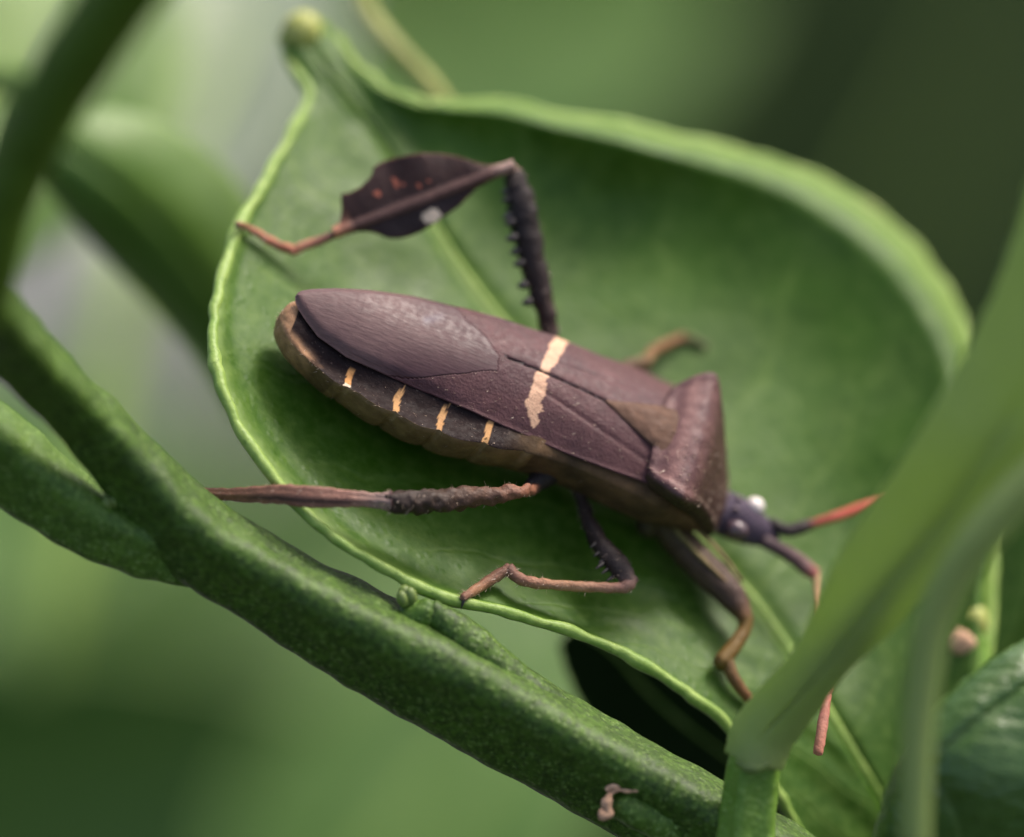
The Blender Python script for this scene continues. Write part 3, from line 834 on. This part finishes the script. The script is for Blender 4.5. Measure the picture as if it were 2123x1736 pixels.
# setae: short pale hairs on shield, wings and near legs
def hairs(src, count, ln, parent, test=None, lay=.6, wdt=.012, jit=.5):
    me = src.data; P_, Ff = [], []
    nv = len(me.vertices); me.update()
    idx = rng.permutation(nv)
    for ii in idx:
        if len(Ff) >= count: break
        v = me.vertices[int(ii)]; co = v.co * 1000; nn = v.normal
        if test and not test(co, nn): continue
        d = Vector(nn) * (1 - lay) + Vector((-lay, 0, 0)) + Vector(rng.normal(0, jit, 3))
        d.normalize(); l_ = ln * (.5 + rng.random())
        sd_ = d.cross(Vector((.3, .5, .8))).normalized() * wdt
        k = len(P_); b = co + Vector(nn) * .01
        P_ += [(b - sd_) * .001, (b + sd_) * .001, (b + d * l_) * .001]; Ff.append((k, k + 1, k + 2))
    o = mesh_obj('setae', P_, Ff, M_HAIR, parent, smooth=False); o['kind'] = 'stuff'
    return o
hairs(pron, 220, .16, bug, lambda c, n_: n_.z > .1 and c.y < .6)
for o in list(bug.children):
    if o.name.startswith('forewing'): hairs(o, 150, .11, bug, lambda c, n_: n_.z > .3, lay=.8, wdt=.007, jit=.3)
    if o.name.startswith('middle_leg') or o.name.startswith('hind_leg'):
        for q in o.children:
            if q.name.split('.')[0] in ('tibia', 'tarsus', 'femur'): hairs(q, 150, .14, o, lay=.35, wdt=.008)
hairs(body, 700, .12, bug, lambda c, n_: c.y < .3 and c.x < 4 and n_.z < .6)

# ------------------------------------------------------------------ the twig in front of the leaf
def ridge3(ph, amt=.16, k=3):
    return lambda th, u: 1 + amt * (abs(math.cos(k * (th + ph + .25 * u) / 2)) ** 3 * 2 - .7)
def C(px, py, w, r):
    c = P(px, py, w); return (c.x, c.y, c.z, r * KPX)
def cam_tube(name, ctrl, mat, parent, base, n=90, m=28, shape=None, rough=.05, rs=1.6, ref=(0, 0, 1), seed=0):
    tv, tf, tu = tube_geo([C(*c) for c in ctrl], n, m, shape, rough, rs, ref, True, seed)
    return mesh_obj(name, cam_local(tv, base), tf, mat, parent)
base = world_of(P(1700, 1850, 1.5))
tw_ = empty('citrus_twig', base)
tag(tw_, 'speckled green citrus twig running diagonally below the leaf with the bug', 'twig')
cam_tube('stem', [(-160, 480, 14, 88), (-70, 595, 11.5, 78), (0, 684, 9, 68), (96, 782, 6.8, 59), (191, 878, 5.2, 58), (290, 985, 4.2, 66), (392, 1098, 3.6, 80), (515, 1178, 3.2, 80), (650, 1258, 2.9, 86), (790, 1335, 2.7, 94), (910, 1395, 2.5, 98),
     (1025, 1462, 2.3, 97), (1140, 1525, 2.1, 95), (1250, 1588, 2.0, 94), (1420, 1680, 1.8, 92), (1600, 1785, 1.6, 92), (1760, 1890, 1.5, 92)], M_TWIG, tw_, base, 220, 48, ridge3(.28, .19), .09, 1.2)
cam_tube('side_branch', [(-170, 840, 5, 92), (-80, 890, 4.4, 88), (0, 936, 3.8, 84), (96, 1008, 3.4, 76), (200, 1082, 3.3, 66), (300, 1130, 3.2, 58), (400, 1160, 3.0, 46), (500, 1195, 2.4, 30)], M_TWIG2, tw_, base, 90, 36, ridge3(.2, .16), .09, 1.2, seed=4)
def bud(px, py, w, r, mat, parent, base, tip):
    for k, (dx, dy, s) in enumerate(((0, 0, 1), (.45, -.1, .75), (-.35, .2, .7))):
        c = P(px + dx * r, py + dy * r, w + .1 * k)
        a = Vector((tip[0], -tip[1], .3)).normalized(); b = a.cross(Vector((0, 0, 1))).normalized()
        tv, tf = ell_geo(c, r * KPX * s * 1.2, r * KPX * s * .8, r * KPX * s * .8, 10, 12, (a, b, a.cross(b)))
        o = mesh_obj('bud_scale', cam_local(tv, base), tf, mat, parent)
bd = empty('bud', parent=tw_); bud(228, 1040, 4.0, 17, M_BUD, bd, base, (-.4, -1))
bd = empty('bud', parent=tw_); bud(842, 1238, 2.9, 22, M_BUD, bd, base, (-.3, -1))
cam_tube('leaf_scar', [(850, 1290, 2.6, 40), (880, 1268, 2.9, 32), (893, 1250, 3.0, 16)], M_TWIG2, tw_, base, 20, 16, None, .06, 2)
cam_tube('leaf_base', [(893, 1254, 2.9, 16), (915, 1285, 2.8, 34), (960, 1330, 2.6, 48), (1040, 1405, 2.3, 52), (1150, 1480, 2.0, 44), (1270, 1560, 1.7, 14)], M_TWIG, tw_, base, 60, 24, None, .06, 1.6, seed=9)
# dry tan scar of a fallen leaf
sv = [(1243, 1688, 15), (1262, 1688, 12), (1258, 1662, 13), (1268, 1645, 9), (1290, 1638, 8), (1322, 1635, 7)]
cam_tube('dry_scar', [(x, y, 3.35 + (.15 if k < 3 else 0), r * .8) for k, (x, y, r) in enumerate(sv)], M_TAN, tw_, base, 40, 10, None, .12, 4)
cam_tube('scar_ridge', [(1258, 1640, 3.3, 6), (1275, 1632, 3.35, 7), (1296, 1632, 3.3, 5)], M_TAN, tw_, base, 14, 8, None, .08, 4)
cam_tube('axil_bump', [(1275, 1672, 2.9, 26), (1310, 1680, 2.9, 34), (1370, 1705, 2.6, 36), (1430, 1735, 2.2, 28)], M_TWIG2, tw_, base, 30, 16, None, .06, 2)

# ------------------------------------------------------------------ the upright shoot with its young leaf
base = world_of(P(1550, 1850, 3.5))
sh = empty('young_shoot', base)
tag(sh, 'upright pale green shoot whose smooth young leaf leans across the bug leaf', 'shoot')
cam_tube('stem', [(1540, 1900, 3.2, 62), (1546, 1800, 3.4, 58), (1552, 1710, 3.5, 55), (1560, 1630, 3.6, 52), (1566, 1575, 3.8, 46), (1572, 1540, 4.0, 38)], M_SHOOTSTEM, sh, base, 60, 36, ridge3(.3, .12, 5), .05, 1.6)
YR = [(1520, 1560, 1560, 1590, 1606, 1590, 4.0), (1536, 1500, 1580, 1525, 1632, 1535, 4.2), (1585, 1432, 1640, 1455, 1690, 1455, 4.8), (1655, 1345, 1715, 1370, 1752, 1375, 5.9), (1694, 1255, 1780, 1285, 1845, 1292, 6.9), (1735, 1160, 1850, 1185, 1930, 1205, 7.9),
      (1808, 1045, 1940, 1080, 2035, 1105, 8.9), (1895, 920, 2030, 950, 2160, 1000, 10.0), (1978, 775, 2120, 820, 2280, 880, 10.8), (2055, 625, 2200, 690, 2380, 780, 11.4), (2110, 480, 2260, 560, 2450, 660, 12.0), (2170, 310, 2320, 420, 2480, 540, 12.7), (2290, 160, 2380, 270, 2470, 400, 13.1), (2400, 100, 2420, 150, 2440, 230, 13.5)]
def y_height(s, t, px, py, row):
    hw = math.hypot(row[0] - row[4], row[1] - row[5]) / 2 * KPX
    k = max(0, 1 - s / .35)
    bulge = (.75 * k + .16) * hw * (1 - t * t)
    groove = -.10 * math.exp(-(t / .06) ** 2) * (1 - k)
    return P(px, py, row[6] + bulge + groove + .12 * nz(px * .006, py * .006, 0))
V, Fc, U, m = leaf_sheet(YR, y_height, 120, 22, edge=4)
solidify(mesh_obj('blade', cam_local(V, base), Fc, M_SHOOT, sh, uv=U), .30)
cam_tube('petiole', [(1564, 1588, 3.9, 20), (1592, 1530, 3.6, 36), (1640, 1458, 4.1, 40), (1706, 1366, 5.0, 40), (1780, 1286, 6.6, 34), (1850, 1186, 7.7, 24), (1940, 1080, 8.7, 18), (2120, 820, 10.6, 14)], M_PETIOLE, sh, base, 60, 20, None, .03, 1.2)
cam_tube('joint_collar', [(1530, 1578, 4.6, 8), (1548, 1590, 4.75, 10), (1570, 1594, 4.8, 10), (1592, 1582, 4.7, 8)], M_BUD, sh, base, 20, 8, None, .05, 3)

# ------------------------------------------------------------------ other leaves and twigs near the bug
def simple_leaf(name, rows, wz, mat, label, cat='leaf', group=None, parts=True, cup=.12, th=.3, roll=0.0, nrow=60, ncol=14, edge=5.0, midr=20, nd=.3):
    """rows with 7 columns (depth last); the cross profile is bowed by cup * half width"""
    def hh(s, t, px, py, row):
        hw = math.hypot(row[0] - row[4], row[1] - row[5]) / 2 * KPX
        q = max(0, (abs(t) - .8) / .2)
        sl = row[7] if len(row) > 7 else 0
        return P(px, py, row[6] + wz + cup * hw * t * t - roll * hw * q * q + sl * t - .12 * math.exp(-(t / .05) ** 2) + nd * nz(px * .005, py * .005, 1, 1, wz))
    V, Fc, U, m = leaf_sheet(rows, hh, nrow, ncol, edge=edge)
    base = world_of(V[m // 2])
    e_ = empty(name, base); tag(e_, label, cat, group)
    solidify(mesh_obj('blade', cam_local(V, base), Fc, mat, e_, uv=U), th)
    nr = len(V) // m
    mid_ = [V[i * m + m // 2] for i in range(0, nr, 4)]
    tv, tf, tu = tube_geo([(p.x, p.y, p.z - .03, midr * KPX * (1 - .75 * i / len(mid_)) * .5) for i, p in enumerate(mid_)], 40, 8)
    mesh_obj('midrib', cam_local(tv, base), tf, M_RIM, e_)
    return e_

# glossy leaf at the lower right corner
GR = [(1990, 1900, 2060, 1940, 2200, 1960, 0), (1826, 1800, 1985, 1840, 2210, 1900, 1), (1832, 1720, 1990, 1740, 2300, 1800, 2.2), (1862, 1620, 1960, 1655, 2330, 1720, 3), (1905, 1540, 1915, 1590, 2330, 1620, 3.4), (1975, 1455, 2010, 1500, 2320, 1540, 3.2), (2060, 1385, 2110, 1430, 2300, 1450, 2.6), (2150, 1335, 2200, 1375, 2300, 1390, 1.6), (2260, 1310, 2280, 1330, 2310, 1345, .6)]
simple_leaf('glossy_leaf', GR, 3.0, M_GLOSSY, 'glossy dark green leaf with wrinkled shine below the cut twig', cup=-.22, roll=.1, edge=4, nd=.5)
# curled leaf behind the twigs at the left
CRW = [(70, 200, 60, 260, 50, 330, 0), (150, 236, 110, 300, 92, 350, 1), (300, 266, 210, 370, 180, 455, 1), (430, 345, 330, 480, 280, 560, 0), (505, 450, 420, 590, 370, 660, -1), (520, 560, 480, 690, 440, 750, -2), (560, 720, 540, 800, 500, 850, -3)]
simple_leaf('curled_leaf', [r for r in CRW], -14, M_CURL, 'thick rounded green leaf hanging between the dark twig and the bug leaf', cup=-.9, th=.5, nd=.2, edge=0)
# dark twig close to the camera at the upper left
base = world_of(P(-60, 700, 22))
dt = empty('dark_twig', base); tag(dt, 'dark green forked twig in front of the curled leaf', 'twig')
cam_tube('stem', [(370, -190, 22, 74), (300, -90, 21, 74), (236, 5, 20, 72), (165, 112, 19, 68), (98, 222, 18, 64), (42, 332, 17, 60), (2, 440, 16, 58), (-22, 550, 15, 54), (-60, 660, 13, 56)], M_TWIGDARK, dt, base, 90, 20, ridge3(0, .08), .1, .8)
cam_tube('side_branch', [(100, 200, 18, 40), (40, 178, 18, 32), (-60, 150, 18, 28)], M_TWIG2, dt, base, 20, 14)
# thin yellowish twig beyond the tip of the leaf
base = world_of(P(700, -160, -15))
ty = empty('thin_twig', base); tag(ty, 'thin yellowish green twig behind the top edge of the bug leaf', 'twig')
cam_tube('stem', [(700, -160, -15, 24), (728, -60, -14.5, 24), (762, 30, -14, 23), (820, 105, -13.5, 23), (880, 165, -13.5, 22), (930, 235, -13.5, 21), (980, 330, -14, 20)], M_YTWIG, ty, base, 50, 14, None, .05, 1)
cam_tube('side_shoot', [(728, -60, -14.5, 16), (690, -90, -15, 14), (630, -130, -16, 12)], M_YTWIG, ty, base, 14, 10)
# twig with a cut end
base = world_of(P(2060, 1800, -2))
ct = empty('cut_twig', base); tag(ct, 'short green twig stub with a pinkish cut end above the glossy leaf', 'twig')
cam_tube('stem', [(2060, 1800, -2, 50), (2035, 1600, -3.5, 48), (2018, 1460, -4.6, 47), (2010, 1370, -5, 47), (2004, 1322, -5, 44)], M_SHOOTSTEM, ct, base, 40, 20, None, .06, 1)
tv, tf = ell_geo(P(1990, 1330, -4.45), .52, .42, .22, 12, 16, (Vector((.9, -.3, .3)).normalized(), Vector((.3, .95, 0)).normalized(), Vector((-.3, .1, .95)).normalized()))
tv = [v + Vector((nz(v.x * 2, v.y * 2, v.z * 2) * .12, nz(v.y * 2, v.x * 2, 3) * .12, 0)) for v in tv]
mesh_obj('cut_face', cam_local(tv, base), tf, M_TAN, ct)
tv, tf = ell_geo(P(2022, 1290, -5.0), .42, .58, .40, 12, 16, (Vector((1, 0, 0)), Vector((0, 1, 0)), Vector((0, 0, 1))))
mesh_obj('bud', cam_local(tv, base), tf, M_YELLOW, ct)
# narrow folded leaf behind the young shoot
FR = [(1886, 1760, 1896, 1760, 1912, 1760, 0), (1886, 1620, 1897, 1620, 1915, 1620, .2), (1890, 1500, 1902, 1500, 1924, 1497, .4), (1898, 1390, 1914, 1388, 1938, 1382, .6), (1915, 1290, 1936, 1286, 1964, 1278, .8), (1955, 1190, 1985, 1182, 2020, 1172, 1), (2020, 1090, 2060, 1080, 2100, 1075, 1.2), (2110, 990, 2150, 985, 2190, 985, 1.2), (2230, 900, 2250, 895, 2270, 890, 1.2)]
simple_leaf('folded_leaf', FR, 12.0, M_SHOOT, 'narrow yellowish green folded leaf between young shoot and cut twig', cup=-.9, nd=.1, edge=0)
# bright leaf at the right edge
BR = [(2010, 1400, 2060, 1420, 2140, 1430, 0), (2020, 1280, 2110, 1290, 2260, 1290, 0), (2040, 1160, 2140, 1160, 2320, 1150, 0), (2080, 1050, 2180, 1030, 2330, 1010, 0), (2150, 950, 2220, 920, 2300, 900, 0)]
simple_leaf('side_leaf', BR, -9, M_LEAF, 'plain green leaf beyond the cut twig stub', cup=.1)
# leaf added in the gap below the lower margin, shade put into its colour
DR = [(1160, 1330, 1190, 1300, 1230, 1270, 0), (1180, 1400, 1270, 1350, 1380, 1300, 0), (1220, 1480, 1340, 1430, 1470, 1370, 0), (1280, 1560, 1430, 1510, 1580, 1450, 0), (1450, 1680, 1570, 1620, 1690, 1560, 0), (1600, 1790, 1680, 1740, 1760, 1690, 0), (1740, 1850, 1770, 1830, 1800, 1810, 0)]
simple_leaf('gap_shade_leaf', DR, -9, M_BACKSHADE, 'leaf painted dark for the shaded gap beneath the lower edge of the bug leaf', cup=.15)

# ------------------------------------------------------------------ out-of-focus leaves of the background
def far_leaf(px, py, w, length, width, ang, tilt, roll, mat, label, group='out-of-focus background leaves'):
    """one lanceolate leaf of the shrub, length and width in mm, centred at a pixel and depth"""
    c = P(px, py, w)
    dirv = Vector((math.cos(ang), math.sin(ang), 0)) * math.cos(tilt) + Vector((0, 0, 1)) * math.sin(tilt)
    side = dirv.cross(Vector((math.sin(roll) * math.sin(ang), -math.sin(roll) * math.cos(ang), math.cos(roll)))).normalized()
    nrm = side.cross(dirv)
    V, Fc, U = [], [], []
    n_, m_ = 40, 17
    for i in range(n_):
        s = i / (n_ - 1)
        hw = width / 2 * (math.sin(math.pi * s ** .85) ** .75 if 0 < s < 1 else 0) + .3
        for j in range(m_):
            t = -1 + 2 * j / (m_ - 1)
            o_ = dirv * ((s - .5) * length) + side * (t * hw * (1 + .04 * nz(s * 20, t, w))) + nrm * (.18 * hw * t * t - .10 * length * (s - .5) ** 2 * 4 * .5 + .5 * nz(s * 6, t * 3, w))
            V.append(c + o_); U.append((s, t))
    for i in range(n_ - 1):
        for j in range(m_ - 1):
            p = i * m_ + j; Fc.append((p, p + m_, p + m_ + 1, p + 1))
    bw = world_of(V[m_ // 2])
    e_ = empty('background_leaf', bw); tag(e_, label, 'leaf', group)
    solidify(mesh_obj('blade', cam_local(V, bw), Fc, mat, e_, uv=U), .35)
    md = [V[i * m_ + m_ // 2] for i in range(0, n_, 4)]
    st0 = md[0] - dirv * 14 - Vector((0, 6, 4))
    tv, tf, tu = tube_geo([(st0.x, st0.y, st0.z, .9)] + [(p.x, p.y, p.z, .8 * (1 - .07 * i)) for i, p in enumerate(md)], 40, 8)
    mesh_obj('midrib', cam_local(tv, bw), tf, M_RIM, e_)
    return e_
far_leaf(20, 90, -45, 22, 13, R(70), -.6, .1, M_CURL, 'light green leaf behind the dark forked twig')
far_leaf(430, 140, -80, 30, 11, R(72), -.8, -.1, M_BACKPALE, 'pale greyish green leaf behind the tip of the bug leaf')
far_leaf(1000, 30, -170, 40, 22, R(10), -.6, .1, M_BACK, 'olive green leaf above the top edge of the bug leaf')
far_leaf(560, 1430, -170, 60, 26, R(35), -.7, .1, M_BACK, 'soft olive green leaf below the diagonal twig')
far_leaf(90, 1300, -210, 60, 34, R(120), -.6, .2, M_BACK, 'soft green leaf below the side branch of the twig')
far_leaf(900, 1690, -110, 30, 16, R(50), -.35, -.3, M_BACK, 'pale green leaf under the dry scar of the twig')
far_leaf(1180, 1760, -200, 60, 30, R(100), .3, .6, M_BACKSHADE, 'leaf painted dark as deep shade under the lower end of the twig')
far_leaf(20, 1720, -150, 40, 26, R(20), .2, .3, M_BACK, 'dark leaf low beneath the side branch')
far_leaf(1950, 330, -330, 90, 44, R(60), -.3, .2, M_BACKSHADE, 'leaf painted dark as deep shade beyond the right shoulder of the bug leaf')
far_leaf(1350, 120, -380, 90, 50, R(140), .3, .5, M_BACKSHADE, 'leaf painted dark as deep shade above the middle of the bug leaf')
